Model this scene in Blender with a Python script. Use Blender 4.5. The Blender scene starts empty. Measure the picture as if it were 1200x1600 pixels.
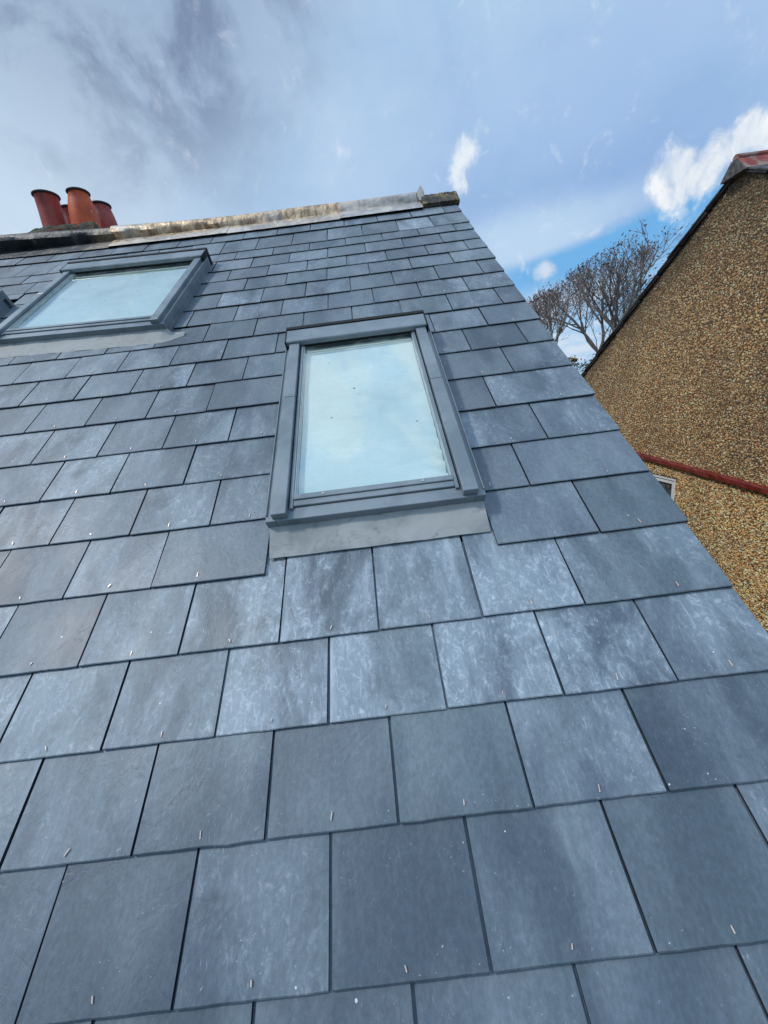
import bpy, bmesh, math, random
import numpy as np
from mathutils import Matrix, Vector

random.seed(7)
rng = np.random.default_rng(11)
S = bpy.context.scene
COL = S.collection
R = math.radians

# ------------------------------------------------------------------ camera
cam = bpy.data.cameras.new('camera')
cam.sensor_fit = 'HORIZONTAL'
cam.sensor_width = 36.0
cam.lens = 18.0
cam.clip_start = 0.05
cam.clip_end = 3000
camo = bpy.data.objects.new('camera', cam)
COL.objects.link(camo)
RIGHT = (0.992127, -0.0248566, -0.1227443)
DOWN = (-0.1249907, -0.2578218, -0.9580737)
FWD = (-0.0078317, 0.9658727, -0.2588989)
CAM = Vector((-0.459756, -0.552092, 6.761604))
camo.matrix_world = Matrix(((RIGHT[0], -DOWN[0], -FWD[0], CAM[0]),
                            (RIGHT[1], -DOWN[1], -FWD[1], CAM[1]),
                            (RIGHT[2], -DOWN[2], -FWD[2], CAM[2]),
                            (0, 0, 0, 1)))
S.camera = camo

# ------------------------------------------------------------------ sun, sky, exposure
SUN_DIR = Vector((-0.60, -0.12, 0.82)).normalized()      # towards the sun
SUN_EL = math.asin(SUN_DIR.z)
SUN_AZ = math.atan2(SUN_DIR.x, SUN_DIR.y)
sl = bpy.data.lights.new('sun', 'SUN')
sl.energy = 2.0
sl.angle = R(6.0)
sl.color = (1.0, 0.955, 0.88)
so = bpy.data.objects.new('sun', sl)
COL.objects.link(so)
so.rotation_euler = (-SUN_DIR).to_track_quat('-Z', 'Y').to_euler()
S.view_settings.view_transform = 'Standard'
S.view_settings.look = 'None'
S.view_settings.exposure = 0.0
S.view_settings.gamma = 1.0
S.render.engine = 'CYCLES'
S.cycles.max_bounces = 6


class NT:
    """small helper to chain shader nodes"""
    def __init__(self, tree):
        self.t = tree
        tree.nodes.clear()

    def n(self, typ, ins=None, **props):
        nd = self.t.nodes.new(typ)
        for k, v in props.items():
            setattr(nd, k, v)
        for k, v in (ins or {}).items():
            self.put(nd.inputs[k], v)
        return nd

    def put(self, sock, v):
        if isinstance(v, bpy.types.NodeSocket):
            self.t.links.new(v, sock)
        else:
            if hasattr(sock.default_value, '__len__') and len(sock.default_value) == 4 and len(v) == 3:
                v = (*v, 1.0)
            sock.default_value = v

    def math(self, op, a, b=0.0, c=None, clamp=False):
        nd = self.n('ShaderNodeMath', operation=op, use_clamp=clamp)
        self.put(nd.inputs[0], a)
        self.put(nd.inputs[1], b)
        if c is not None:
            self.put(nd.inputs[2], c)
        return nd.outputs[0]

    def vmath(self, op, a, b=(0, 0, 0), out=0):
        nd = self.n('ShaderNodeVectorMath', operation=op)
        self.put(nd.inputs[0], a)
        if op == 'SCALE':
            self.put(nd.inputs['Scale'], b)
        else:
            self.put(nd.inputs[1], b)
        return nd.outputs[out]

    def mix(self, f, a, b, blend='MIX'):
        nd = self.n('ShaderNodeMix', data_type='RGBA', blend_type=blend)
        self.put(nd.inputs[0], f)
        self.put(nd.inputs[6], a)
        self.put(nd.inputs[7], b)
        return nd.outputs[2]

    def ramp(self, f, lo, hi, smooth=True):
        nd = self.n('ShaderNodeMapRange', interpolation_type='SMOOTHSTEP' if smooth else 'LINEAR')
        self.put(nd.inputs[0], f)
        nd.inputs[1].default_value = lo
        nd.inputs[2].default_value = hi
        nd.inputs[3].default_value = 0.0
        nd.inputs[4].default_value = 1.0
        return nd.outputs[0]

    def noise(self, vec, scale, detail=4.0, rough=0.55, dist=0.0, col=False):
        nd = self.n('ShaderNodeTexNoise')
        self.put(nd.inputs['Vector'], vec)
        nd.inputs['Scale'].default_value = scale
        nd.inputs['Detail'].default_value = detail
        nd.inputs['Roughness'].default_value = rough
        nd.inputs['Distortion'].default_value = dist
        return nd.outputs['Color' if col else 'Fac']


def build_world():
    w = bpy.data.worlds.new('World')
    S.world = w
    w.use_nodes = True
    T = NT(w.node_tree)
    out = T.n('ShaderNodeOutputWorld')
    bg = T.n('ShaderNodeBackground')
    STR = 0.10
    bg.inputs['Strength'].default_value = STR
    T.t.links.new(bg.outputs[0], out.inputs[0])
    sky = T.n('ShaderNodeTexSky', sky_type='NISHITA', sun_disc=False)
    sky.sun_elevation = SUN_EL
    sky.sun_rotation = SUN_AZ
    sky.air_density = 1.0
    sky.dust_density = 0.6
    sky.ozone_density = 1.5
    d = T.n('ShaderNodeTexCoord').outputs['Generated']
    d = T.vmath('NORMALIZE', d)
    sep = T.n('ShaderNodeSeparateXYZ', {0: d})
    zz = T.math('MAXIMUM', sep.outputs[2], 0.0)
    den = T.math('ADD', zz, 0.22)
    plane = T.n('ShaderNodeCombineXYZ', {0: T.math('DIVIDE', sep.outputs[0], den), 1: T.math('DIVIDE', sep.outputs[1], den), 2: zz}).outputs[0]
    warp = T.vmath('SCALE', T.vmath('SUBTRACT', T.noise(d, 3.5, 5, 0.55, 0, True), (0.5, 0.5, 0.5)), 0.15)
    dw = T.vmath('ADD', d, warp)
    warp2 = T.vmath('SCALE', T.vmath('SUBTRACT', T.noise(d, 10.0, 6, 0.6, 0, True), (0.5, 0.5, 0.5)), 0.075)
    dw2 = T.vmath('ADD', d, warp2)

    def spot(v, inner, outer, src=None):
        dv = Vector(v).normalized()
        dt = T.vmath('DISTANCE', src if src is not None else dw, tuple(dv), out=1)
        return T.math('SUBTRACT', 1.0, T.ramp(dt, inner, outer))

    def c(rgb, k=1.0):
        return tuple(x * k / STR for x in rgb)

    blue = T.mix(0.75, T.vmath('SCALE', sky.outputs[0], 1.3), c((0.13, 0.46, 0.86)))
    # broad veil of cloud
    n1 = T.noise(plane, 0.9, 5, 0.5, 0.4)
    n2 = T.noise(d, 3.4, 6, 0.55, 0.3)
    mott = T.noise(d, 7.0, 6, 0.6, 0.4)
    tone = T.ramp(T.math('ADD', T.math('ADD', T.math('MULTIPLY', n1, 0.55), T.math('MULTIPLY', n2, 0.30)), T.math('MULTIPLY', mott, 0.15)), 0.38, 0.62)
    veil = T.mix(tone, c((0.265, 0.445, 0.71)), c((0.435, 0.61, 0.835)))
    veil = T.mix(T.math('MULTIPLY', spot((-0.56, 0.76, 0.36), 0.05, 0.60), 0.75), veil, c((0.64, 0.775, 0.90)))
    veil = T.mix(T.math('MULTIPLY', spot((0.50, 0.80, 0.36), 0.0, 0.34), 0.55), veil, c((0.27, 0.435, 0.76)))
    veil = T.mix(T.math('MULTIPLY', spot((0.225, 0.86, 0.37), 0.0, 0.26), 0.5), veil, c((0.33, 0.50, 0.80)))
    up = T.math('ADD', T.math('MULTIPLY', T.ramp(sep.outputs[2], 0.66, 0.92), 0.5), T.math('MULTIPLY', T.ramp(T.math('MULTIPLY', sep.outputs[1], -1.0), -0.35, 0.5), 0.35))  # unseen sky overhead and behind the viewer brightened to light the slates
    veil = T.vmath('SCALE', veil, T.math('ADD', 1.0, up))
    zen = T.math('MULTIPLY', T.ramp(sep.outputs[2], 0.68, 0.86), T.ramp(T.noise(d, 4.2, 6, 0.6, 0.5), 0.46, 0.62))
    veil = T.mix(T.math('MULTIPLY', zen, 0.7), veil, c((1.25, 1.27, 1.28)))
    # unseen sky low behind the viewer, dimmed to darken faces turned that way
    back = T.math('MULTIPLY', T.ramp(T.math('MULTIPLY', sep.outputs[1], -1.0), -0.25, 0.35), T.math('SUBTRACT', 1.0, T.ramp(sep.outputs[2], 0.12, 0.62)))
    veil = T.vmath('SCALE', veil, T.math('SUBTRACT', 1.0, T.math('MULTIPLY', back, 0.68)))
    # pale streak low on the right
    st = T.n('ShaderNodeMapping', {0: dw})
    st.inputs['Scale'].default_value = (0.55, 0.55, 2.2)
    st.inputs['Rotation'].default_value = (0, R(12), 0)
    tgt = Vector((0.36, 0.876, 0.292)).normalized()
    m = Matrix.Rotation(R(12), 4, 'Y')
    tv = m @ Vector((tgt.x * 0.55, tgt.y * 0.55, tgt.z * 2.2))
    dist = T.vmath('DISTANCE', st.outputs[0], tuple(tv), out=1)
    streak = T.math('SUBTRACT', 1.0, T.ramp(dist, 0.03, 0.17))
    # clear blue gap near the tree
    hz = T.ramp(sep.outputs[2], 0.285, 0.235)
    hx = T.ramp(sep.outputs[0], 0.22, 0.36)
    zg = T.math('SUBTRACT', T.math('ADD', sep.outputs[2], T.math('MULTIPLY', T.math('SUBTRACT', T.noise(plane, 2.0, 5, 0.55), 0.5), 0.07)), T.math('MULTIPLY', T.math('SUBTRACT', sep.outputs[0], 0.40), 0.16))
    gap = T.math('MULTIPLY', T.math('MULTIPLY', T.math('SUBTRACT', 1.0, T.ramp(zg, 0.250, 0.278)), hx), T.ramp(sep.outputs[1], 0.2, 0.6))
    col = T.mix(T.math('MULTIPLY', streak, 0.7), veil, c((0.57, 0.74, 0.92)))
    mid = T.math('MULTIPLY', spot((-0.05, 0.82, 0.56), 0.0, 0.34), T.ramp(T.noise(d, 4.5, 6, 0.58, 0.3), 0.36, 0.66))
    col = T.mix(T.math('MULTIPLY', mid, 0.55), col, c((0.56, 0.69, 0.87)))
    col = T.mix(T.math('MULTIPLY', gap, 0.95), col, blue)
    # faint white bank low behind the tree
    low = T.math('MULTIPLY', T.math('SUBTRACT', 1.0, T.ramp(sep.outputs[2], 0.15, 0.225)), T.ramp(T.noise(plane, 1.6, 5, 0.6), 0.35, 0.6))
    col = T.mix(T.math('MULTIPLY', low, 0.8), col, c((0.72, 0.80, 0.90)))
    # dark ragged rain cloud, top left
    rag = T.ramp(T.noise(d, 6.5, 7, 0.6, 0.3), 0.40, 0.62)
    dk = T.math('MULTIPLY', spot((-0.27, 0.70, 0.67), 0.10, 0.38), T.math('ADD', 0.40, T.math('MULTIPLY', rag, 0.75)))
    dk2 = T.math('MULTIPLY', spot((-0.42, 0.74, 0.54), 0.0, 0.13, dw2), T.math('MULTIPLY', rag, 0.95))
    dk3 = T.math('MULTIPLY', spot((-0.46, 0.764, 0.452), 0.0, 0.045, dw2), 0.35)
    dark = T.math('MAXIMUM', T.math('MAXIMUM', dk, dk2), dk3, clamp=True)
    dark = T.math('POWER', dark, 0.8)
    col = T.mix(T.math('MULTIPLY', dark, 0.82), col, c((0.155, 0.215, 0.345)))
    # cumulus on the right, from a chain of soft puffs
    puff = None
    for v, a, b in [((0.565, 0.772, 0.288), 0.010, 0.050), ((0.553, 0.768, 0.324), 0.008, 0.058), ((0.585, 0.748, 0.306), 0.012, 0.058),
                    ((0.60, 0.735, 0.328), 0.01, 0.055), ((0.632, 0.705, 0.335), 0.012, 0.05), ((0.67, 0.67, 0.335), 0.02, 0.06),
                    ((0.560, 0.765, 0.338), 0.0, 0.035)]:
        s_ = spot(v, a, b, dw2)
        puff = s_ if puff is None else T.math('MAXIMUM', puff, s_)
    cn = T.noise(d, 13.0, 7, 0.62, 0.5)
    puff = T.ramp(T.math('ADD', puff, T.math('MULTIPLY', T.math('SUBTRACT', cn, 0.5), 2.3)), 0.18, 0.95)
    col = T.mix(T.math('MULTIPLY', puff, 0.95), col, T.mix(T.ramp(cn, 0.35, 0.62), c((0.66, 0.75, 0.86)), c((0.95, 0.97, 0.98))))
    wisp = None
    warp3 = T.vmath('SCALE', T.vmath('SUBTRACT', T.noise(d, 14.0, 5, 0.6, 0, True), (0.5, 0.5, 0.5)), 0.045)
    dw3 = T.vmath('ADD', d, warp3)
    for v, a, b in [((0.232, 0.866, 0.447), 0.0, 0.044), ((0.222, 0.872, 0.437), 0.0, 0.046), ((0.217, 0.880, 0.420), 0.0, 0.040), ((0.222, 0.886, 0.405), 0.0, 0.032)]:
        s_ = spot(v, a, b, dw3)
        wisp = s_ if wisp is None else T.math('MAXIMUM', wisp, s_)
    wn = T.noise(d, 26.0, 6, 0.65, 0.6)
    wisp = T.ramp(T.math('ADD', wisp, T.math('MULTIPLY', T.math('SUBTRACT', wn, 0.5), 1.9)), 0.15, 1.05)
    col = T.mix(T.math('MULTIPLY', wisp, 0.85), col, c((0.86, 0.92, 0.96)))
    pink = T.ramp(T.math('ADD', spot((0.387, 0.895, 0.226), 0.0, 0.045, dw2), T.math('MULTIPLY', T.math('SUBTRACT', cn, 0.5), 1.0)), 0.2, 0.9)
    col = T.mix(T.math('MULTIPLY', pink, 0.7), col, c((0.82, 0.84, 0.90)))
    T.t.links.new(col, bg.inputs['Color'])


build_world()

# ------------------------------------------------------------------ helpers
WORLD = {}


def link(name, me, mats, parent=None, M=None, kind=None):
    o = bpy.data.objects.new(name, me)
    COL.objects.link(o)
    for m in (mats if isinstance(mats, (list, tuple)) else [mats]):
        me.materials.append(m)
    M = M or Matrix.Identity(4)
    if parent is not None:
        o.parent = parent
        o.matrix_local = WORLD[parent.name].inverted() @ M
    else:
        o.matrix_world = M
    WORLD[o.name] = M
    if kind:
        o['kind'] = kind
    return o


def empty(name, loc, label, cat, group=None):
    o = bpy.data.objects.new(name, None)
    COL.objects.link(o)
    o.location = loc
    WORLD[o.name] = Matrix.Translation(loc)
    o['label'] = label
    o['category'] = cat
    if group:
        o['group'] = group
    return o


def mesh_from(name, verts, faces, midx=None, smooth=False):
    me = bpy.data.meshes.new(name)
    me.from_pydata([tuple(v) for v in verts], [], faces)
    if midx is not None:
        me.polygons.foreach_set('material_index', midx)
    if smooth:
        me.polygons.foreach_set('use_smooth', [True] * len(me.polygons))
    me.update()
    return me


class BM:
    """collects bevelled boxes / prisms into one mesh"""
    def __init__(self):
        self.bm = bmesh.new()

    def box(self, x0, x1, y0, y1, z0, z1, bev=0.0015, mat=0, M=None, seg=1):
        vs = [self.bm.verts.new((x, y, z)) for x in (x0, x1) for y in (y0, y1) for z in (z0, z1)]
        if M is not None:
            for v in vs:
                v.co = M @ v.co
        idx = [(0, 1, 3, 2), (4, 6, 7, 5), (0, 4, 5, 1), (2, 3, 7, 6), (0, 2, 6, 4), (1, 5, 7, 3)]
        fs = [self.bm.faces.new([vs[i] for i in f]) for f in idx]
        for f in fs:
            f.material_index = mat
        if bev:
            ed = list({e for f in fs for e in f.edges})
            r = bmesh.ops.bevel(self.bm, geom=ed, offset=bev, segments=seg, affect='EDGES', profile=0.5)
            for f in r['faces']:
                f.material_index = mat
        return self

    def prism(self, pts, axis_from, axis_to, axis=0, mat=0):
        """extrude a 2-D polygon (in the other two axes) along an axis"""
        def mk(p, a):
            q = [p[0], p[1]]
            q.insert(axis, a)
            return self.bm.verts.new(q)
        A = [mk(p, axis_from) for p in pts]
        B = [mk(p, axis_to) for p in pts]
        n = len(pts)
        fs = [self.bm.faces.new(A), self.bm.faces.new(B[::-1])]
        for i in range(n):
            fs.append(self.bm.faces.new([A[i], B[i], B[(i + 1) % n], A[(i + 1) % n]]))
        for f in fs:
            f.material_index = mat
        return self

    def mesh(self, name):
        bmesh.ops.recalc_face_normals(self.bm, faces=self.bm.faces)
        me = bpy.data.meshes.new(name)
        self.bm.to_mesh(me)
        self.bm.free()
        return me


def mat(name):
    m = bpy.data.materials.new(name)
    m.use_nodes = True
    T = NT(m.node_tree)
    out = T.n('ShaderNodeOutputMaterial')
    p = T.n('ShaderNodeBsdfPrincipled')
    T.t.links.new(p.outputs[0], out.inputs[0])
    return m, T, p, out


def bump(T, p, h, strength=0.3, dist=0.01):
    b = T.n('ShaderNodeBump', {'Height': h})
    b.inputs['Strength'].default_value = strength
    b.inputs['Distance'].default_value = dist
    T.t.links.new(b.outputs[0], p.inputs['Normal'])


def simple(name, a, b, scale=8.0, rough=0.5, rough2=None, metal=0.0, bstr=0.15, bscale=60.0, lo=0.35, hi=0.65, spec=0.5, bdist=0.003):
    m, T, p, out = mat(name)
    o = T.n('ShaderNodeTexCoord').outputs['Object']
    f = T.ramp(T.noise(o, scale, 6, 0.6, 0.3), lo, hi)
    T.put(p.inputs['Base Color'], T.mix(f, a, b))
    if rough2 is not None:
        T.put(p.inputs['Roughness'], T.math('ADD', rough, T.math('MULTIPLY', f, rough2 - rough)))
    else:
        p.inputs['Roughness'].default_value = rough
    p.inputs['Metallic'].default_value = metal
    p.inputs['Specular IOR Level'].default_value = spec
    if bstr:
        bump(T, p, T.noise(o, bscale, 5, 0.6), bstr, bdist)
    return m


# ------------------------------------------------------------------ materials
def slate_material():
    m, T, p, out = mat('slate')
    o = T.n('ShaderNodeTexCoord').outputs['Object']
    at = T.n('ShaderNodeVertexColor', layer_name='slate')
    sp = T.n('ShaderNodeSeparateColor', {0: at.outputs[0]})
    r1, r2, sc = sp.outputs[0], sp.outputs[1], sp.outputs[2]
    off = T.vmath('SCALE', at.outputs[0], 37.0)
    v = T.vmath('ADD', o, off)
    # broad cloudy tone per slate
    vs = T.vmath('MULTIPLY', v, (1.0, 0.45, 1.0))
    soft = T.noise(vs, 7.0, 3, 0.5, 0.2)
    base = T.mix(r1, (0.048, 0.072, 0.098), (0.112, 0.149, 0.184))
    base = T.mix(T.math('MULTIPLY', T.ramp(soft, 0.40, 0.64), 0.5), base, (0.190, 0.235, 0.270))
    base = T.mix(T.math('MULTIPLY', T.ramp(r2, 0.55, 1.0), 0.30), base, (0.135, 0.185, 0.198))
    # rain run-off leaves broad dull bands that cross several slates
    band = T.noise(T.vmath('MULTIPLY', o, (1.0, 0.16, 1.0)), 5.5, 4, 0.55, 0.35)
    band2 = T.noise(T.vmath('MULTIPLY', T.vmath('ADD', o, (4.0, 2.0, 0)), (1.0, 0.3, 1.0)), 3.0, 4, 0.55, 0.3)
    base = T.mix(T.math('MULTIPLY', T.ramp(band, 0.53, 0.60), 0.40), base, (0.158, 0.205, 0.228))
    base = T.mix(T.math('MULTIPLY', T.ramp(band2, 0.50, 0.66), 0.55), base, (0.042, 0.062, 0.086))
    # grain
    gr = T.noise(T.vmath('MULTIPLY', v, (1, 0.6, 1)), 130.0, 4, 0.65)
    base = T.mix(T.ramp(gr, 0.3, 0.75), T.vmath('SCALE', base, 0.84), T.vmath('SCALE', base, 1.16))
    # dusty bloom left by handling and rain: blotches of fine pale scratches
    blot = T.ramp(T.noise(vs, 5.5, 6, 0.68, 0.4), 0.38, 0.62)
    fib = T.noise(T.vmath('MULTIPLY', v, (1.0, 0.7, 1.0)), 58.0, 9, 0.78, 0.7)
    fib = T.ramp(fib, 0.47, 0.70)
    for ang, sc_ in ((35, 0.9), (-28, 1.15), (75, 1.0)):
        mp = T.n('ShaderNodeMapping', {0: v})
        mp.inputs['Rotation'].default_value = (0, 0, R(ang))
        mp.inputs['Scale'].default_value = (1.0, 0.11, 1.0)
        sk = T.ramp(T.noise(mp.outputs[0], 120.0 * sc_, 3, 0.55, 0.15), 0.62, 0.74)
        fib = T.math('MAXIMUM', fib, T.math('MULTIPLY', sk, 0.5))
    drip = T.noise(T.vmath('MULTIPLY', v, (1.0, 0.10, 1.0)), 30.0, 4, 0.6, 0.3)
    drip = T.math('MULTIPLY', T.ramp(drip, 0.55, 0.75), 0.6)
    bloom = T.math('MULTIPLY', T.math('MULTIPLY', blot, T.math('MAXIMUM', fib, drip)), sc, clamp=True)
    haze_b = T.math('MULTIPLY', T.math('MULTIPLY', blot, sc), 0.50)
    base = T.mix(haze_b, base, (0.35, 0.445, 0.51))
    base = T.mix(T.math('MULTIPLY', bloom, 0.92), base, (0.58, 0.65, 0.71))
    # fine scuffs in all directions
    scr = T.ramp(T.noise(T.vmath('MULTIPLY', v, (1.0, 0.35, 1.0)), 75.0, 3, 0.6, 3.0), 0.64, 0.74)
    base = T.mix(T.math('MULTIPLY', T.math('MULTIPLY', scr, T.math('ADD', sc, 0.15)), 0.55), base, (0.62, 0.66, 0.69))
    # chips and specks
    vo = T.n('ShaderNodeTexVoronoi', {'Vector': v})
    vo.inputs['Scale'].default_value = 26.0
    spk = T.math('LESS_THAN', T.math('ADD', vo.outputs['Distance'], T.math('MULTIPLY', T.noise(v, 90.0, 2), 0.11)), 0.105)
    keep = T.n('ShaderNodeSeparateColor', {0: vo.outputs['Color']})
    spk = T.math('MULTIPLY', spk, T.math('GREATER_THAN', keep.outputs[0], 0.88))
    base = T.mix(T.math('MULTIPLY', spk, 0.75), base, (0.75, 0.77, 0.77))
    # small pale nicks scattered unevenly
    nk = T.ramp(T.noise(v, 210.0, 2, 0.5), 0.70, 0.76)
    nk = T.math('MULTIPLY', nk, T.ramp(T.noise(v, 14.0, 3), 0.5, 0.62))
    base = T.mix(T.math('MULTIPLY', nk, 0.7), base, (0.55, 0.58, 0.60))
    T.put(p.inputs['Base Color'], base)
    T.put(p.inputs['Roughness'], T.math('ADD', 0.47, T.math('MULTIPLY', T.math('ADD', bloom, T.ramp(soft, 0.3, 0.7)), 0.12)))
    p.inputs['Specular IOR Level'].default_value = 0.62
    h = T.math('ADD', T.math('MULTIPLY', gr, 0.4), T.noise(T.vmath('MULTIPLY', v, (1, 0.5, 1)), 22.0, 6, 0.6))
    h = T.math('ADD', h, T.math('MULTIPLY', T.ramp(T.noise(T.vmath('MULTIPLY', v, (1, 0.8, 1)), 9.0, 7, 0.62, 0.8), 0.47, 0.53), 0.35))
    bump(T, p, h, 0.22, 0.004)
    return m


M_SLATE = slate_material()
M_EDGE = simple('slate_edge_shade', (0.012, 0.014, 0.020), (0.035, 0.04, 0.05), 40, 0.7)  # dark copy of the slate: tail and side shade put into the colour
M_COPPER = simple('copper_rivet', (0.66, 0.46, 0.37), (0.84, 0.66, 0.56), 90, 0.35, metal=0.35, bstr=0)
M_DECK = simple('roof_underlay', (0.012, 0.012, 0.014), (0.025, 0.025, 0.028), 20, 0.9)
M_GREY = simple('grey_painted_aluminium', (0.150, 0.188, 0.212), (0.222, 0.266, 0.294), 7, 0.34, 0.52, bstr=0.05, bscale=300, bdist=0.001)
M_BLACK = simple('black_rubber_and_shade', (0.004, 0.0045, 0.005), (0.008, 0.009, 0.010), 40, 0.8)
M_BEAD = simple('pale_glazing_bead', (0.30, 0.37, 0.38), (0.38, 0.46, 0.46), 12, 0.35, bstr=0)
M_SCREW = simple('steel_screw', (0.5, 0.47, 0.42), (0.65, 0.62, 0.58), 50, 0.3, metal=0.7, bstr=0)
M_WOOD = simple('white_lining', (0.70, 0.70, 0.62), (0.78, 0.77, 0.70), 5, 0.5, bstr=0)


def apron_material():
    m, T, p, out = mat('grey_lead_apron')
    o = T.n('ShaderNodeTexCoord').outputs['Object']
    f = T.ramp(T.noise(o, 6, 6, 0.6, 0.8), 0.35, 0.68)
    c = T.mix(f, (0.250, 0.268, 0.264), (0.39, 0.405, 0.395))
    sm = T.ramp(T.noise(T.vmath('MULTIPLY', o, (1.0, 1.6, 1)), 11, 6, 0.62, 1.8), 0.55, 0.72)
    c = T.mix(T.math('MULTIPLY', sm, 0.55), c, (0.115, 0.125, 0.125))
    T.put(p.inputs['Base Color'], c)
    T.put(p.inputs['Roughness'], T.math('ADD', 0.55, T.math('MULTIPLY', f, 0.15)))
    p.inputs['Metallic'].default_value = 0.0
    p.inputs['Specular IOR Level'].default_value = 0.3
    bump(T, p, T.noise(o, 14, 5, 0.6, 0.5), 0.25, 0.01)
    return m


M_APRON = apron_material()


def glass_material(name, tint, rough=0.0):
    m, T, p, out = mat(name)
    T.t.nodes.remove(p)
    o = T.n('ShaderNodeTexCoord').outputs['Object']
    tr = T.n('ShaderNodeBsdfTransparent')
    tr.inputs[0].default_value = (*tint, 1)
    gl = T.n('ShaderNodeBsdfGlossy')
    gl.inputs['Roughness'].default_value = rough
    gl.inputs[0].default_value = (0.93, 0.97, 0.97, 1)
    b = T.n('ShaderNodeBump', {'Height': T.noise(o, 3.0, 2, 0.5)})
    b.inputs['Strength'].default_value = 0.02
    T.t.links.new(b.outputs[0], gl.inputs['Normal'])
    ge = T.n('ShaderNodeNewGeometry')
    cs = T.math('ABSOLUTE', T.vmath('DOT_PRODUCT', ge.outputs['Normal'], ge.outputs['Incoming'], out=1))
    f = T.math('ADD', 0.17, T.math('MULTIPLY', T.math('POWER', T.math('SUBTRACT', 1.0, cs), 3.6), 0.90), clamp=True)
    mx = T.n('ShaderNodeMixShader')
    T.t.links.new(f, mx.inputs[0])
    T.t.links.new(tr.outputs[0], mx.inputs[1])
    T.t.links.new(gl.outputs[0], mx.inputs[2])
    # sparse dirt on the pane
    vo = T.n('ShaderNodeTexVoronoi', {'Vector': o})
    vo.inputs['Scale'].default_value = 13.0
    k = T.n('ShaderNodeSeparateColor', {0: vo.outputs['Color']})
    d = T.math('MULTIPLY', T.math('LESS_THAN', vo.outputs['Distance'], T.math('MULTIPLY', k.outputs[1], 0.065)), T.math('GREATER_THAN', k.outputs[0], 0.5))
    film = T.math('MULTIPLY', T.ramp(T.noise(o, 6.0, 6, 0.65, 1.0), 0.42, 0.75), 0.22)
    df = T.n('ShaderNodeBsdfDiffuse')
    df.inputs[0].default_value = (0.60, 0.66, 0.66, 1)
    mx1 = T.n('ShaderNodeMixShader', {0: film})
    T.t.links.new(mx.outputs[0], mx1.inputs[1])
    T.t.links.new(df.outputs[0], mx1.inputs[2])
    dd = T.n('ShaderNodeBsdfDiffuse')
    dd.inputs[0].default_value = (0.06, 0.07, 0.07, 1)
    mx2 = T.n('ShaderNodeMixShader', {0: T.math('MULTIPLY', d, 0.75)})
    T.t.links.new(mx1.outputs[0], mx2.inputs[1])
    T.t.links.new(dd.outputs[0], mx2.inputs[2])
    T.t.links.new(mx2.outputs[0], out.inputs[0])
    return m


M_GLASS = glass_material('skylight_glass', (0.88, 0.972, 0.962))
M_PANE = glass_material('window_pane', (0.85, 0.9, 0.9))


def blind_material():
    m, T, p, out = mat('white_blind')
    o = T.n('ShaderNodeTexCoord').outputs['Object']
    f = T.ramp(T.noise(o, 3.0, 4, 0.5), 0.35, 0.65)
    T.put(p.inputs['Base Color'], T.mix(f, (0.60, 0.655, 0.640), (0.70, 0.745, 0.730)))
    p.inputs['Roughness'].default_value = 0.7
    bump(T, p, T.noise(T.vmath('MULTIPLY', o, (1, 2.5, 1)), 5.0, 3, 0.5, 0.6), 0.25, 0.02)
    return m


M_BLIND = blind_material()


def lead_material():
    m, T, p, out = mat('lead_ridge')
    g = T.n('ShaderNodeNewGeometry').outputs['Position']
    f = T.ramp(T.noise(g, 5, 6, 0.6, 0.8), 0.36, 0.66)
    c = T.mix(f, (0.36, 0.36, 0.365), (0.62, 0.59, 0.54))
    gold_glint = T.ramp(T.noise(T.vmath('ADD', g, (3, 1, 0)), 2.6, 5, 0.6, 0.5), 0.28, 0.50)
    streak = T.ramp(T.noise(T.vmath('MULTIPLY', g, (1, 1, 0.3)), 26, 4, 0.6, 0.4), 0.38, 0.62)
    sx = T.n('ShaderNodeSeparateXYZ', {0: g})
    old = T.math('SUBTRACT', 1.0, T.ramp(sx.outputs[0], -0.56, -0.50))    # golden sun glint painted into the lengths to the left
    gold_glint = T.math('MULTIPLY', gold_glint, T.math('ADD', 0.30, T.math('MULTIPLY', old, 0.62)))
    gold_glint = T.math('MULTIPLY', gold_glint, T.math('ADD', 0.35, T.math('MULTIPLY', T.ramp(sx.outputs[2], 8.270, 8.305), 0.65)))
    c = T.mix(T.math('MULTIPLY', gold_glint, 0.95), c, T.mix(streak, (0.29, 0.18, 0.095), (0.80, 0.57, 0.33)))
    T.put(p.inputs['Base Color'], c)
    p.inputs['Metallic'].default_value = 0.3
    T.put(p.inputs['Roughness'], T.math('ADD', 0.34, T.math('MULTIPLY', f, 0.2)))
    bump(T, p, T.noise(g, 13, 4, 0.55, 0.6), 0.5, 0.02)
    return m


M_LEAD = lead_material()


def oldlead_material():
    m, T, p, out = mat('blackened_ridge')
    g = T.n('ShaderNodeNewGeometry').outputs['Position']
    f = T.ramp(T.noise(T.vmath('MULTIPLY', g, (1, 1, 0.35)), 7, 6, 0.65, 0.6), 0.50, 0.74)
    c = T.mix(f, (0.018, 0.022, 0.030), (0.26, 0.24, 0.20))
    f2 = T.ramp(T.noise(g, 3, 5, 0.6, 0.6), 0.45, 0.65)
    c = T.mix(T.math('MULTIPLY', f2, 0.35), c, (0.085, 0.09, 0.095))
    sx = T.n('ShaderNodeSeparateXYZ', {0: g})
    c = T.mix(T.math('MULTIPLY', T.ramp(sx.outputs[0], -2.62, -2.45), T.math('ADD', 0.35, T.math('MULTIPLY', f, 0.6))), c, (0.50, 0.40, 0.28))
    T.put(p.inputs['Base Color'], c)
    p.inputs['Metallic'].default_value = 0.2
    p.inputs['Roughness'].default_value = 0.5
    bump(T, p, T.noise(g, 18, 5, 0.6, 0.5), 0.5, 0.02)
    return m


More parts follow.
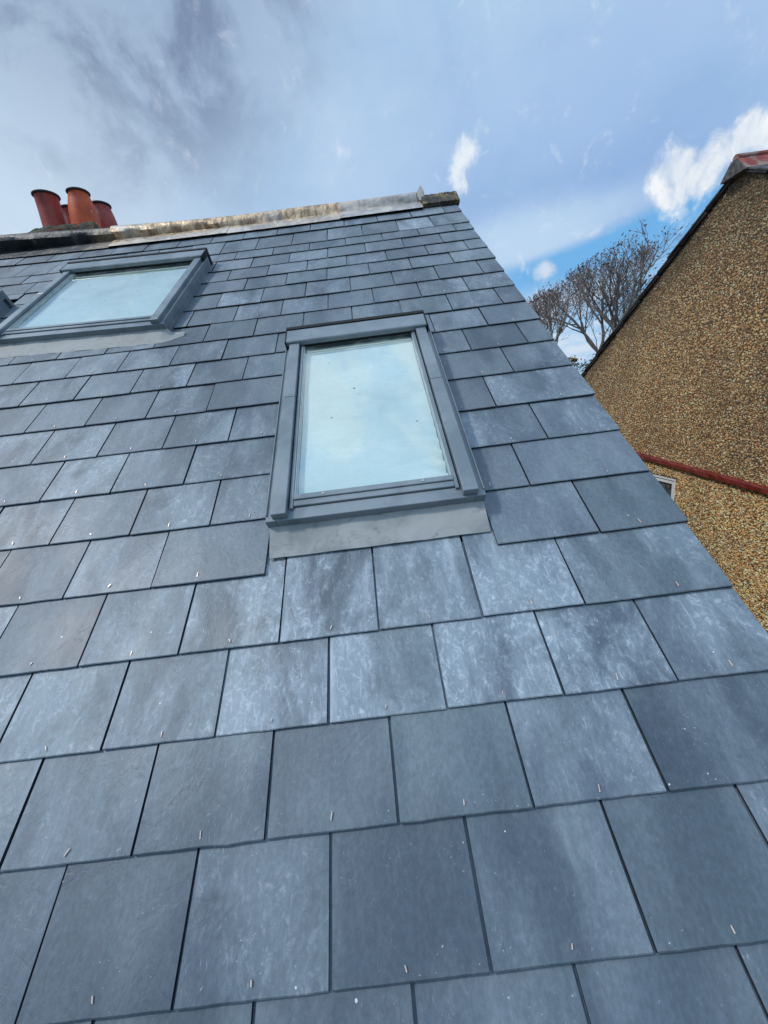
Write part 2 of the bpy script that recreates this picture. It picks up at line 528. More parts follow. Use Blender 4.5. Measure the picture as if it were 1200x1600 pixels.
M_OLD = oldlead_material()


def lichen_material(name, a, b, c3, scale=14.0, bs=0.8):
    m, T, p, out = mat(name)
    g = T.n('ShaderNodeNewGeometry').outputs['Position']
    f = T.ramp(T.noise(g, scale, 7, 0.68, 0.4), 0.40, 0.62)
    f2 = T.ramp(T.noise(T.vmath('ADD', g, (5, 2, 7)), scale * 0.7, 6, 0.65, 0.6), 0.46, 0.60)
    f3 = T.ramp(T.noise(g, scale * 6, 4, 0.6), 0.6, 0.75)
    c = T.mix(f, a, b)
    c = T.mix(T.math('MULTIPLY', f2, 0.9), c, c3)
    c = T.mix(T.math('MULTIPLY', f3, 0.4), c, (0.42, 0.40, 0.34))
    T.put(p.inputs['Base Color'], c)
    p.inputs['Roughness'].default_value = 0.9
    bump(T, p, T.noise(g, scale * 3, 6, 0.7), bs, 0.02)
    return m


M_RIDGETILE = lichen_material('lichened_ridge_tile', (0.035, 0.034, 0.034), (0.10, 0.09, 0.07), (0.27, 0.20, 0.085), 15)
M_FLAUNCH = lichen_material('mossy_mortar', (0.045, 0.042, 0.034), (0.13, 0.11, 0.08), (0.050, 0.055, 0.020), 17)
M_STACK = lichen_material('sooty_brick', (0.26, 0.095, 0.055), (0.075, 0.05, 0.045), (0.06, 0.055, 0.05), 15)


def pot_material(name, a, b, specks):
    m, T, p, out = mat(name)
    o = T.n('ShaderNodeTexCoord').outputs['Object']
    f = T.ramp(T.noise(o, 9, 6, 0.6, 0.4), 0.35, 0.65)
    c = T.mix(f, a, b)
    rings = T.noise(T.vmath('MULTIPLY', o, (0.4, 0.4, 9)), 7, 3, 0.5)
    c = T.mix(T.math('MULTIPLY', T.ramp(rings, 0.5, 0.7), 0.25), c, T.vmath('SCALE', T.mix(0.0, a, a), 0.55))
    so_ = T.ramp(T.noise(T.vmath('MULTIPLY', o, (1, 1, 0.25)), 12, 5, 0.65, 0.4), 0.50, 0.68)
    zt = T.n('ShaderNodeSeparateXYZ', {0: o})
    so_ = T.math('MULTIPLY', so_, T.math('ADD', 0.12, T.math('MULTIPLY', T.ramp(zt.outputs[2], 0.15, 0.36), 0.35)))
    c = T.mix(so_, c, (0.055, 0.030, 0.026))
    vo = T.n('ShaderNodeTexVoronoi', {'Vector': o})
    vo.inputs['Scale'].default_value = 17.0
    k = T.n('ShaderNodeSeparateColor', {0: vo.outputs['Color']})
    s_ = T.math('MULTIPLY', T.math('LESS_THAN', vo.outputs['Distance'], 0.13), T.math('GREATER_THAN', k.outputs[0], 1.0 - specks))
    c = T.mix(T.math('MULTIPLY', s_, 0.7), c, (0.55, 0.42, 0.36))
    T.put(p.inputs['Base Color'], c)
    p.inputs['Roughness'].default_value = 0.55
    bump(T, p, T.noise(T.vmath('MULTIPLY', o, (1, 1, 3)), 22, 5, 0.6), 0.3, 0.006)
    return m


M_POT_RED = pot_material('dull_red_clay', (0.34, 0.046, 0.034), (0.44, 0.072, 0.050), 0.05)
M_POT_ORANGE = pot_material('orange_clay', (0.56, 0.070, 0.010), (0.70, 0.120, 0.020), 0.4)
M_RIM = simple('soot_black_rim', (0.025, 0.022, 0.022), (0.06, 0.05, 0.048), 20, 0.6)


def pebble_material():
    m, T, p, out = mat('pebbledash')
    at = T.n('ShaderNodeVertexColor', layer_name='stone')
    g = T.n('ShaderNodeNewGeometry').outputs['Position']
    st = T.ramp(T.noise(T.vmath('MULTIPLY', g, (1, 1, 0.55)), 1.5, 6, 0.6, 0.6), 0.42, 0.68)
    c = T.mix(T.math('MULTIPLY', st, 0.42), at.outputs[0], T.mix(0.65, at.outputs[0], (0.085, 0.075, 0.065)))
    sz = T.n('ShaderNodeSeparateXYZ', {0: g})
    # soot and algae on the exposed top of the gable
    top = T.math('MULTIPLY', T.ramp(T.math('ADD', sz.outputs[2], T.math('MULTIPLY', T.noise(g, 2.5, 5, 0.6), 0.8)), 7.4, 8.5), 0.55)
    c = T.mix(top, c, T.mix(0.6, c, (0.07, 0.066, 0.06)))
    # uneven darker band close below the verge
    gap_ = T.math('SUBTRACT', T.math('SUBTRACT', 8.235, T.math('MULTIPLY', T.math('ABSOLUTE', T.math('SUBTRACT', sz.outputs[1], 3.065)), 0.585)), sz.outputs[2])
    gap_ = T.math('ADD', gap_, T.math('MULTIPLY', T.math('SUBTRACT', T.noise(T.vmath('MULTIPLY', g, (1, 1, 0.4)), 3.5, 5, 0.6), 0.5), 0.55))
    verge_dark = T.math('MULTIPLY', T.math('SUBTRACT', 1.0, T.ramp(gap_, 0.02, 0.34)), 0.62)
    c = T.mix(verge_dark, c, T.mix(0.75, c, (0.050, 0.042, 0.035)))
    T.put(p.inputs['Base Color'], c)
    p.inputs['Roughness'].default_value = 0.65
    p.inputs['Specular IOR Level'].default_value = 0.35
    bump(T, p, T.noise(g, 160, 3, 0.6), 0.3, 0.004)
    return m


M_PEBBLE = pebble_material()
M_RENDER = simple('sand_render', (0.085, 0.060, 0.035), (0.14, 0.10, 0.06), 40, 0.9, bstr=0.6, bscale=120, bdist=0.006)
M_BAND = simple('red_painted_band', (0.13, 0.016, 0.012), (0.21, 0.026, 0.018), 16, 0.45, bstr=0.35, bscale=40)
M_UPVC = simple('white_plastic_frame', (0.72, 0.73, 0.73), (0.80, 0.80, 0.80), 5, 0.3, bstr=0)
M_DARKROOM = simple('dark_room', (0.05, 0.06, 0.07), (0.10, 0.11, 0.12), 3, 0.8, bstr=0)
M_OLDSLATE = simple('old_dark_slate', (0.035, 0.038, 0.045), (0.085, 0.085, 0.090), 14, 0.6, bstr=0.5, bscale=30, bdist=0.006)
M_CEMENT = simple('dark_cement', (0.05, 0.052, 0.055), (0.14, 0.135, 0.13), 30, 0.9, bstr=0.5, bscale=60)
M_CLAY = lichen_material('red_clay_ridge', (0.22, 0.050, 0.045), (0.36, 0.10, 0.08), (0.30, 0.25, 0.21), 12, 0.4)
M_BRICK = simple('stock_brick', (0.25, 0.15, 0.09), (0.36, 0.22, 0.13), 12, 0.85, bstr=0.6, bscale=25)
M_BARK = simple('grey_bark', (0.15, 0.125, 0.112), (0.30, 0.26, 0.235), 18, 0.9, bstr=0.5, bscale=60, bdist=0.01)
M_SEED = simple('dry_purple_leaf', (0.10, 0.062, 0.066), (0.25, 0.170, 0.165), 3, 0.8, bstr=0)
M_IVY = simple('olive_foliage', (0.045, 0.042, 0.012), (0.13, 0.105, 0.028), 2.5, 0.7, bstr=0)
M_GROUND = simple('garden_ground', (0.045, 0.055, 0.022), (0.11, 0.10, 0.05), 0.35, 0.95, bstr=0.4, bscale=6)

# ------------------------------------------------------------------ the slate roofed house
PITCH = R(37.0)
Z0 = 6.0
MROOF = Matrix.Translation((0, 0, Z0)) @ Matrix.Rotation(PITCH, 4, 'X')
CP, SP = math.cos(PITCH), math.sin(PITCH)
UNIT = 0.256
VERGE = 0.3766
VK = {-1: -0.1959, 0: 0.0, 1: 0.1853, 2: 0.3794, 3: 0.5811, 4: 0.7829, 5: 0.9805, 6: 1.1844, 7: 1.3893, 8: 1.5926, 9: 1.789,
      10: 1.9812, 11: 2.1728, 12: 2.3655, 13: 2.5628, 14: 2.7392, 15: 2.9098, 16: 3.092, 17: 3.2371, 18: 3.4947, 19: 3.70}
for k in range(-2, -9, -1):
    VK[k] = VK[k + 1] - 0.192
RIDGE_Y, RIDGE_Z = 3.075, 8.317


def warp(u, v):
    """the old roof timbers rise a little towards the left"""
    return v + 0.018 * min(0.0, u + 0.5) ** 2 * max(0.0, v) / 3.7 * (1.0 if u > -3.6 else (3.1 / abs(u + 0.5)) ** 2)


house = empty('slate_roofed_house', (-2.8, 3.07, 0.0),
              'house with a steep blue grey slate roof, skylights, a lead ridge and clay chimney pots', 'house')


def build_slates():
    V, F, MI, C = [], [], [], []
    NB = 8

    def slab(ua, ub, k, tail, head):
        vb = tail
        L = head - vb
        r = [random.random(), random.random(), 0.0]
        # bloom is heavier on the courses just under the window and to the left
        uc = 0.5 * (ua + ub)
        mean = 0.30
        if k in (1, 2):
            mean = 0.62
        elif 3 <= k <= 6:
            mean = 0.50 if uc < -0.5 else 0.36
        elif k <= -1:
            mean = 0.16
        elif k == 0:
            mean = 0.24
        elif k >= 9:
            mean = 0.22
        if k == 1 and -1.0 < uc < 0.1:
            mean = 0.95
        if k == 2 and -0.95 < uc < 0.05:
            mean = 0.85
        r[2] = min(1.0, max(0.02, random.gauss(mean, 0.20)))
        a = 0.006 + random.uniform(-0.0012, 0.0012)
        g = 0.195
        sl_ = 0.039 + random.uniform(-0.004, 0.004)
        roll = random.uniform(-0.006, 0.006)
        twist = random.uniform(-0.0022, 0.0022)
        th = random.uniform(0.0078, 0.0098)
        base = len(V)

        def topn(u, v):
            return a - sl_ * (v - vb) + roll * (u - uc)

        us = [ua + (ub - ua) * i / (NB - 1) for i in range(NB)]
        ch = 0.0016
        tailv = [vb + twist * (u - uc) + random.gauss(0, 0.0003) - (random.uniform(0.0006, 0.0018) if random.random() < 0.06 else 0) for u in us]
        rows = []
        rows.append([(u, t, topn(u, t) - th) for u, t in zip(us, tailv)])                 # 0 underside tail
        rows.append([(u, t, topn(u, t) - ch) for u, t in zip(us, tailv)])                 # 1 tail face upper
        rows.append([(u, t + ch * 1.4, topn(u, t)) for u, t in zip(us, tailv)])           # 2 top, just in
        rows.append([(u, vb + L * 0.5, topn(u, vb + L * 0.5)) for u in us])               # 3
        rows.append([(u, head, topn(u, head)) for u in us])                               # 4
        # dressed long edges wander slightly
        for rw in rows:
            rw[0] = (rw[0][0] + random.gauss(0, 0.0005), rw[0][1], rw[0][2])
            rw[-1] = (rw[-1][0] + random.gauss(0, 0.0005), rw[-1][1], rw[-1][2])
        for rw in rows:
            for (u, v, n) in rw:
                V.append((u, warp(u, v), n))
        nr = len(rows)
        for j in range(nr - 1):
            for i in range(NB - 1):
                F.append((base + j * NB + i, base + j * NB + i + 1, base + (j + 1) * NB + i + 1, base + (j + 1) * NB + i))
                MI.append(1 if j == 0 else 0)
                C.append(r)
        # side faces
        for side in (0, NB - 1):
            b0 = len(V)
            for j in (1, 2, 3, 4):
                u, v, n = rows[j][side]
                V.append((u, warp(u, v), n - th))
            for q in range(3):
                t0 = base + (q + 1) * NB + side
                t1 = base + (q + 2) * NB + side
                f = (t0, t1, b0 + q + 1, b0 + q)
                F.append(f if side == 0 else f[::-1])
                MI.append(1)
                C.append(r)

    def rivet(u, v, n0):
        ang = random.gauss(0, 0.28)
        L = random.uniform(0.006, 0.015)
        w = 0.0010
        ca, sa = math.cos(ang), math.sin(ang)
        b0 = len(V)
        for (x, y, z) in [(-w, 0, 0), (w, 0, 0), (w, L * 0.5, 0.0004), (-w, L * 0.5, 0.0004), (-w * 0.7, L, 0.0008), (w * 0.7, L, 0.0008),
                          (-w, 0, .0016), (w, 0, .0016), (w, L * 0.5, 0.0021), (-w, L * 0.5, 0.0021), (-w * 0.7, L, 0.0022), (w * 0.7, L, 0.0022)]:
            V.append((u + ca * x - sa * y, warp(u, v + sa * x + ca * y), n0 + z))
        for f in [(6, 7, 8, 9), (9, 8, 11, 10), (0, 6, 9, 3), (3, 9, 10, 4), (1, 2, 8, 7), (2, 5, 11, 8), (0, 1, 7, 6), (4, 10, 11, 5)]:
            F.append(tuple(b0 + i for i in f))
            MI.append(2)
            C.append([0, 0, 0])

    holes = [(-0.823, -0.164, 0.655, 1.80, 2),      # main skylight: u0,u1,v0,v1
             (-2.50, -1.483, 2.13, 3.06, 10),
             (-3.38, -2.69, 1.80, 2.80, 8)]
    GAP = 0.0058
    for k in sorted(VK):
        if k >= 19:
            continue
        vb = VK[k]
        top = VK[k + 1]
        par = 0.0 if k % 2 == 0 else 0.5
        joints = []
        i = -32
        while (i + par) * UNIT < VERGE - 0.02:
            ju = i + par
            rest = VERGE / UNIT - ju
            if not (rest < 0.75 and k < 8 and k % 2 == 0):
                if rest > 0.3:
                    joints.append(ju * UNIT + random.gauss(0, 0.0022))
            i += 1
        for (h0, h1, v0, v1, kk) in holes:
            if vb < v1 and vb + 0.16 > v0 and k < 9:
                joints = [q for q in joints if not (h0 - 0.10 < q < h0 + 0.01 or h1 - 0.01 < q < h1 + 0.06)]
        ends = joints + [VERGE + random.uniform(-0.004, 0.003)]
        length = 0.43 if k < 16 else 0.30
        for ua, ub in zip(ends[:-1], ends[1:]):
            segs = [(ua, ub, vb, min(vb + length, 3.80))]
            for (h0, h1, v0, v1, kk) in holes:
                new = []
                for (a, b, t, h) in segs:
                    if b <= h0 or a >= h1 or t >= v1 + 0.03 or t + 0.2 < v0:
                        if not (b <= h0 or a >= h1) and t < v0 + 0.02 and h > v0 + 0.03:
                            h = v0 + 0.03
                        new.append((a, b, t, h))
                        continue
                    if t < v0 and t + 0.2 > v0 and t < v0 - 0.1 and kk == k:
                        new.append((a, b, t, v0 + 0.03))
                        continue
                    if a < h0 - 0.03:
                        new.append((a, h0, t, h))
                    if b > h1 + 0.012:
                        new.append((h1, b, t, h))
                    if t < v1 and top > v1 + 0.035:
                        new.append((max(a, h0), min(b, h1), v1 + 0.03, h))
                segs = new
            for (a, b, t, h) in segs:
                slab(a + GAP / 2, b - GAP / 2, k, t + random.gauss(0, 0.0007), h)
                if abs(t - vb) < 1e-6 and b - a > 0.12 and a > -4.5:
                    ru = 0.5 * (ua + ub) if (b - a) < 0.27 else b - 0.128 if abs(b - ub) < 1e-6 else a + 0.128
                    if a < ru < b:
                        rivet(ru + random.gauss(0, 0.003), t + random.uniform(0.010, 0.018), 0.0064)
    me = mesh_from('roof', V, F, MI)
    at = me.color_attributes.new('slate', 'FLOAT_COLOR', 'CORNER')
    data = np.ones((len(me.loops), 4), dtype=np.float32)
    ls = np.empty(len(me.polygons), dtype=np.int32)
    lt = np.empty(len(me.polygons), dtype=np.int32)
    me.polygons.foreach_get('loop_start', ls)
    me.polygons.foreach_get('loop_total', lt)
    Cn = np.array(C, dtype=np.float32)
    for ci in range(3):
        data[:, ci] = np.repeat(Cn[:, ci], lt)
    at.data.foreach_set('color', data.ravel())
    return me


roof = link('roof', build_slates(), [M_SLATE, M_EDGE, M_COPPER], house, MROOF)


def deck_mesh():
    V, F = [], []
    us = [-9.0 + 0.25 * i for i in range(37)] + [VERGE - 0.02]
    vs = [-1.6 + 0.3 * i for i in range(18)] + [3.83]
    vs = [v for v in vs if v <= 3.83]
    for v in vs:
        for u in us:
            V.append((u, warp(u, v), -0.034))
    n = len(us)
    for j in range(len(vs) - 1):
        for i in range(n - 1):
            uc, vc = 0.5 * (us[i] + us[i + 1]), 0.5 * (vs[j] + vs[j + 1])
            F.append((j * n + i, j * n + i + 1, (j + 1) * n + i + 1, (j + 1) * n + i))
    return mesh_from('underlay', V, F)


link('underlay', deck_mesh(), M_DECK, roof, MROOF)


# back slope, walls under the roof
def rear_slope_mesh():
    V, F = [], []
    rows = 19
    g = 0.2
    for k in range(rows):
        d0 = k * g
        d1 = d0 + g + 0.03
        y0, z0 = RIDGE_Y + d0 * CP, RIDGE_Z - 0.02 - d0 * SP
        y1, z1 = RIDGE_Y + d1 * CP, RIDGE_Z - 0.02 - d1 * SP + 0.012
        b = len(V)
        V += [(-9, y0, z0), (VERGE, y0, z0), (VERGE, y1, z1), (-9, y1, z1), (VERGE, y1, z1 - 0.007), (-9, y1, z1 - 0.007)]
        F += [(b, b + 3, b + 2, b + 1), (b + 3, b + 5, b + 4, b + 2)]
    return mesh_from('rear_slope', V, F)


link('rear_slope', rear_slope_mesh(), M_OLDSLATE, house)


def wall_mesh():
    B = BM()
    ye, ze = -1.5 * CP + 0.22, Z0 - 1.5 * SP + 0.05
    yb = 2 * RIDGE_Y - ye
    pts = [(ye, 0), (yb, 0), (yb, ze), (RIDGE_Y, RIDGE_Z - 0.12), (ye, ze)]
    B.prism(pts, VERGE - 0.27, VERGE - 0.05, axis=0)
    B.box(-9, VERGE - 0.27, ye, ye + 0.22, 0, ze, 0)
    B.box(-9, VERGE - 0.27, yb - 0.22, yb, 0, ze, 0)
    return B.mesh('wall')


link('wall', wall_mesh(), M_BRICK, house)


# lead along the ridge
def ridge_profile(scale=1.0, lift=0.0):
    def pl(v, n):
        p = MROOF @ Vector((0, v, n))
        return (p.y, p.z)
    f = [pl(3.640, 0.010), pl(3.72, 0.013), pl(3.785, 0.010), pl(3.802, 0.012), (3.032, 8.325), (3.036, 8.348), (3.047, 8.368), (3.062, 8.380), (3.075, 8.384)]
    b = [(2 * RIDGE_Y - y, z) for (y, z) in f[::-1][1:]]
    return [(RIDGE_Y + (y - RIDGE_Y) * scale, z + lift + (0.002 if scale > 1 else 0)) for (y, z) in f + b]


def ridge_run(name, xa, xb, m, scale=1.0, lift=0.0, seed=0, step=0.03):
    prof = ridge_profile(scale, lift)
    r = np.random.default_rng(seed)
    n = max(2, int((xb - xa) / step))
    V, F = [], []
    ph = r.uniform(0, 6, 6)
    for i in range(n + 1):
        x = xa + (xb - xa) * i / n
        up = warp(x, 3.75) - 3.75
        for j, (y, z) in enumerate(prof):
            w = 0.0035 * math.sin(x * 9 + ph[0] + j) + 0.003 * math.sin(x * 23 + ph[1] + j * 1.7) + r.normal(0, 0.0012)
            sag = 0.004 * math.sin(x * 4 + ph[2])
            amp = 0.25 if j in (0, 1, len(prof) - 1, len(prof) - 2) else 1.0
            if j < 4:
                V.append((x, y + up * CP + w * amp, z + up * SP + (w * 0.5) * amp))
            else:
                V.append((x, y + up * CP * 0.4 + w * amp, z + up * 0.75 + (w * 0.5 + sag) * amp))
    m_ = len(prof)
    for i in range(n):
        for j in range(m_ - 1):
            F.append((i * m_ + j, i * m_ + j + 1, (i + 1) * m_ + j + 1, (i + 1) * m_ + j))
    # end caps give the sheet its thickness at the laps
    F.append(tuple(range(m_))[::-1])
    F.append(tuple(n * m_ + j for j in range(m_)))
    me = mesh_from(name, V, F, None, True)
    me.set_sharp_from_angle(angle=R(38))
    return link(name, me, m, roof)


ridge_run('ridge_flashing', -9.0, -2.36, M_OLD, 1.0, 0.0, 1)
ridge_run('ridge_flashing', -2.375, -1.425, M_LEAD, 1.045, 0.003, 2)
ridge_run('ridge_flashing', -1.435, -0.520, M_LEAD, 1.02, 0.0005, 3)
ridge_run('ridge_flashing', -0.535, 0.110, M_LEAD, 1.055, 0.004, 4)


def peak_mesh():
    # the folded-up end of the lead
    V = [(0.085, 3.02, 8.36), (0.150, 3.03, 8.365), (0.128, 3.055, 8.425), (0.085, 3.09, 8.37), (0.150, 3.09, 8.37), (0.125, 3.065, 8.425),
         (0.100, 2.998, 8.30), (0.133, 2.998, 8.29)]
    F = [(0, 1, 2), (3, 5, 4), (1, 4, 5, 2), (0, 2, 5, 3), (0, 6, 7, 1)]
    return mesh_from('lead_upstand', V, F)


link('lead_upstand', peak_mesh(), M_LEAD, roof)


def ridge_tile_mesh():
    prof = []
    for (v, n) in [(3.675, 0.004), (3.675, 0.030)]:
        p = MROOF @ Vector((0, v, n))
        prof.append((p.y, p.z))
    prof += [(3.02, 8.335), (3.05, 8.352), (3.075, 8.356)]
    prof += [(2 * RIDGE_Y - y, z) for (y, z) in prof[::-1][1:]]
    V, F = [], []
    n = 26
    for i in range(n + 1):
        x = 0.118 + (0.400 - 0.118) * i / n
        for j, (y, z) in enumerate(prof):
            V.append((x, y + rng.normal(0, 0.0022), z + rng.normal(0, 0.0022)))
    m_ = len(prof)
    for i in range(n):
        for j in range(m_ - 1):
            F.append((i * m_ + j, i * m_ + j + 1, (i + 1) * m_ + j + 1, (i + 1) * m_ + j))
    F.append(tuple(range(m_))[::-1])
    F.append(tuple(n * m_ + j for j in range(m_)))
    return mesh_from('ridge_tile', V, F)


link('ridge_tile', ridge_tile_mesh(), M_RIDGETILE, roof)


# ------------------------------------------------------------------ skylights
def skylight(u0, v0, Wd, H, tilt=0.0, label=None, corner=False, solder=False):
    M = MROOF @ Matrix.Translation((u0, v0, 0.0)) @ Matrix.Rotation(tilt, 4, 'Z')
    B = BM()
    # flashing box with a sloped skirt
    B.box(0.0, 0.030, 0.0, H - 0.06, 0.028, 0.060)
    B.box(0.001, 0.030, 0.012, H - 0.06, -0.03, 0.0279, 0)
    B.box(Wd - 0.030, Wd, 0.0, H - 0.06, 0.028, 0.060)
    B.box(Wd - 0.030, Wd - 0.001, 0.012, H - 0.06, -0.03, 0.0279, 0)
    B.box(0.0302, Wd - 0.0302, -0.0005, 0.042, 0.030, 0.0595)
    B.box(0.030, Wd - 0.030, H - 0.06, H - 0.004, -0.03, 0.055)
    B.box(0.0, 0.004, 0.02, H - 0.06, 0.060, 0.066, 0.0008)            # folded lip
    B.box(Wd - 0.004, Wd, 0.02, H - 0.06, 0.060, 0.066, 0.0008)
    B.box(0.066, 0.0715, 0.030, H - 0.05, -0.03, 0.058, 0.0008, mat=1)   # dark seal beside the sash
    B.box(Wd - 0.0715, Wd - 0.066, 0.030, H - 0.05, -0.03, 0.058, 0.0008, mat=1)
    frame = link('skylight', B.mesh('skylight'), [M_GREY, M_BLACK], house, M)
    if label:
        frame['label'] = label
    # sash round the glass
    B = BM()
    B.box(0.0715, 0.0830, 0.034, H - 0.10, -0.02, 0.068)
    B.box(Wd - 0.0830, Wd - 0.0715, 0.034, H - 0.10, -0.02, 0.068)
    B.box(0.083, Wd - 0.083, 0.044, 0.066, -0.02, 0.066)
    B.box(0.083, Wd - 0.083, 0.066, 0.086, -0.02, 0.071)
    B.box(0.083, Wd - 0.083, H - 0.10, H - 0.08, -0.02, 0.062)
    for x in (0.17, Wd - 0.18):
        B.box(x, x + 0.009, 0.072, 0.080, 0.0705, 0.073, 0.001, mat=1)
    sash = link('sash', B.mesh('sash'), [M_GREY, M_SCREW], frame, M)
    # pale bead
    B = BM()
    B.box(0.0832, 0.0872, 0.0862, H - 0.1002, 0.040, 0.0645, 0.0006)
    B.box(Wd - 0.0872, Wd - 0.0832, 0.0862, H - 0.1002, 0.040, 0.0645, 0.0006)
    B.box(0.0872, Wd - 0.0872, 0.0862, 0.0895, 0.040, 0.0655, 0.0006)
    link('glazing_bead', B.mesh('glazing_bead'), M_BEAD, frame, M)
    # side covers, each in two lengths
    for s in (0, 1):
        B = BM()
        xa = 0.021 if s == 0 else Wd - 0.067
        B.box(xa, xa + 0.046, 0.007, H * 0.53, 0.052, 0.083, 0.003, seg=2)
        B.box(xa + 0.0006, xa + 0.0454, H * 0.53 + 0.0016, H - 0.098, 0.052, 0.0825, 0.003, seg=2)
        link('side_cover', B.mesh('side_cover'), M_GREY, frame, M)
    # top cover
    B = BM()
    B.prism([(H - 0.116, 0.072), (H - 0.116, 0.090), (H - 0.112, 0.094), (H - 0.018, 0.094), (H - 0.012, 0.089), (H - 0.012, 0.060), (H - 0.04, 0.058), (H - 0.04, 0.072)], 0.010, Wd - 0.018, axis=0)
    B.box(0.004, Wd - 0.012, H - 0.0115, H + 0.012, 0.0, 0.0975, 0.001, mat=0 if corner else 1)  # black strip built in place of the shaded recess behind the cover
    B.box(0.003, 0.0098, H - 0.120, H - 0.0118, 0.056, 0.0945, 0.001, mat=1)
    B.box(Wd - 0.0178, Wd - 0.010, H - 0.124, H - 0.0118, 0.056, 0.0945, 0.001, mat=0 if corner else 1)  # dark end strip, recess shade built as a solid
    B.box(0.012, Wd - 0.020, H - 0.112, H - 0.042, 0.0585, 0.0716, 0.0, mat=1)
    if corner:
        B.box(Wd - 0.0095, Wd - 0.004, H - 0.075, H - 0.062, 0.074, 0.086, 0.002, mat=1)
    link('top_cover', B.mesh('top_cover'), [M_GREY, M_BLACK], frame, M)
    # glass, blind, headrail, lining
    gm = mesh_from('glass', [(0.083, 0.086, 0.060), (Wd - 0.083, 0.086, 0.060), (Wd - 0.083, H - 0.09, 0.060), (0.083, H - 0.09, 0.060)], [(0, 1, 2, 3)])
    link('glass', gm, M_GLASS, frame, M)
    nx, ny = 40, 60
    V, F = [], []
    bx0, bx1, by0, by1 = 0.0890, Wd - 0.0890, 0.0875, H - 0.150
    for j in range(ny + 1):
        for i in range(nx + 1):
            x = bx0 + (bx1 - bx0) * i / nx
            y = by0 + (by1 - by0) * j / ny
            rr = (x - bx0) / (bx1 - bx0)
            q = (y - by0) / (by1 - by0)
            puck = 0.0130 * max(0, rr - 0.84) / 0.16 * math.sin(q * 95 + rr * 18) * max(0, 1 - q * 2.2)
            V.append((x, y, 0.038 + puck + 0.0015 * math.sin(q * 11 + rr * 3)))
    for j in range(ny):
        for i in range(nx):
            a = j * (nx + 1) + i
            F.append((a, a + 1, a + nx + 2, a + nx + 1))
    link('blind', mesh_from('blind', V, F, None, True), M_BLIND, frame, M)
    B = BM()
    B.box(0.089, Wd - 0.089, H - 0.149, H - 0.134, 0.026, 0.050, 0.003, seg=2)
    B.box(0.089, Wd - 0.089, H - 0.126, H - 0.104, 0.014, 0.040, 0.003, seg=2)
    link('blind_rail', B.mesh('blind_rail'), M_WOOD, frame, M)
    B = BM()
    B.box(0.0945, Wd - 0.0945, 0.090, H - 0.10, -0.10, -0.03, 0)
    link('lining', B.mesh('lining'), M_BEAD, frame, M)
    # lead apron below: a thin dressed sheet
    V, F = [], []
    nx, ny = 44, 6
    ext = 0.0 if not solder else 0.10
    r = np.random.default_rng(int(Wd * 1000))
    for j in range(ny + 1):
        for i in range(nx + 1):
            x = 0.004 + (Wd - 0.008 + ext) * i / nx
            y = -0.092 + 0.100 * j / ny
            if solder and x > Wd:                                     # dressed corner that runs up to a point
                t = (x - Wd) / ext
                y = -0.092 + 0.055 * t + (0.100 - 0.03 * t) * j / ny * (1 - 0.55 * t) + 0.0
            V.append((x, y, 0.0075 + 0.0012 * math.sin(x * 37 + j) + r.normal(0, 0.0003) + (0.028 * (j / ny) ** 1.3 if x <= Wd else 0.004 * (j / ny)) - (0.003 if j == 0 else 0)))
    nn = (nx + 1) * (ny + 1)
    V += [(x, y, z - 0.003) for (x, y, z) in V]
    for j in range(ny):
        for i in range(nx):
            a = j * (nx + 1) + i
            F.append((a, a + 1, a + nx + 2, a + nx + 1))
    for i in range(nx):
        F.append((i, i + nn, i + 1 + nn, i + 1))
    for j in range(ny):
        a, b = j * (nx + 1) + nx, (j + 1) * (nx + 1) + nx
        F.append((a, a + nn, b + nn, b))
        a, b = j * (nx + 1), (j + 1) * (nx + 1)
        F.append((b, b + nn, a + nn, a))
    am = mesh_from('apron', V, F, None, True)
    am.set_sharp_from_angle(angle=R(35))
    link('apron', am, M_APRON, frame, M)
    return frame


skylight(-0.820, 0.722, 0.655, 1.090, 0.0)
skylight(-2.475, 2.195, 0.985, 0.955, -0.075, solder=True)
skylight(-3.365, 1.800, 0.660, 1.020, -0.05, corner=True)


# ------------------------------------------------------------------ chimney on the ridge
def stack_mesh():
    B = BM()
    X0, X1, Y0, Y1 = -3.34, -2.70, 3.42, 4.06
    B.box(X0 + 0.04, X1 - 0.04, Y0 + 0.04, Y1 - 0.04, 7.2, 8.56, 0.0)
    B.box(X0 - 0.03, X1 + 0.03, Y0 - 0.03, Y1 + 0.03, 8.56, 8.605, 0.006)
    # top course of separate worn bricks
    n = 3
    for (ax, a0, a1, c0, c1) in [(0, X0, X1, Y0, Y0 + 0.1), (0, X0, X1, Y1 - 0.1, Y1), (1, Y0 + 0.105, Y1 - 0.105, X0, X0 + 0.1), (1, Y0 + 0.105, Y1 - 0.105, X1 - 0.1, X1)]:
        w = (a1 - a0) / n
        for i in range(n):
            p0, p1 = a0 + i * w + 0.005, a0 + (i + 1) * w - 0.005
            j = [random.uniform(-0.006, 0.006) for _ in range(3)]
            if ax == 0:
                B.box(p0, p1, c0 + j[0], c1, 8.607, 8.672 + j[1], 0.008, seg=2)
            else:
                B.box(c0 + j[0], c1 + j[0], p0, p1, 8.607, 8.672 + j[1], 0.008, seg=2)
    B.box(X0 + 0.03, X1 - 0.03, Y0 + 0.03, Y1 - 0.03, 8.60, 8.655, 0.0)
    return B.mesh('chimney')


chimney = link('chimney', stack_mesh(), M_STACK, house)


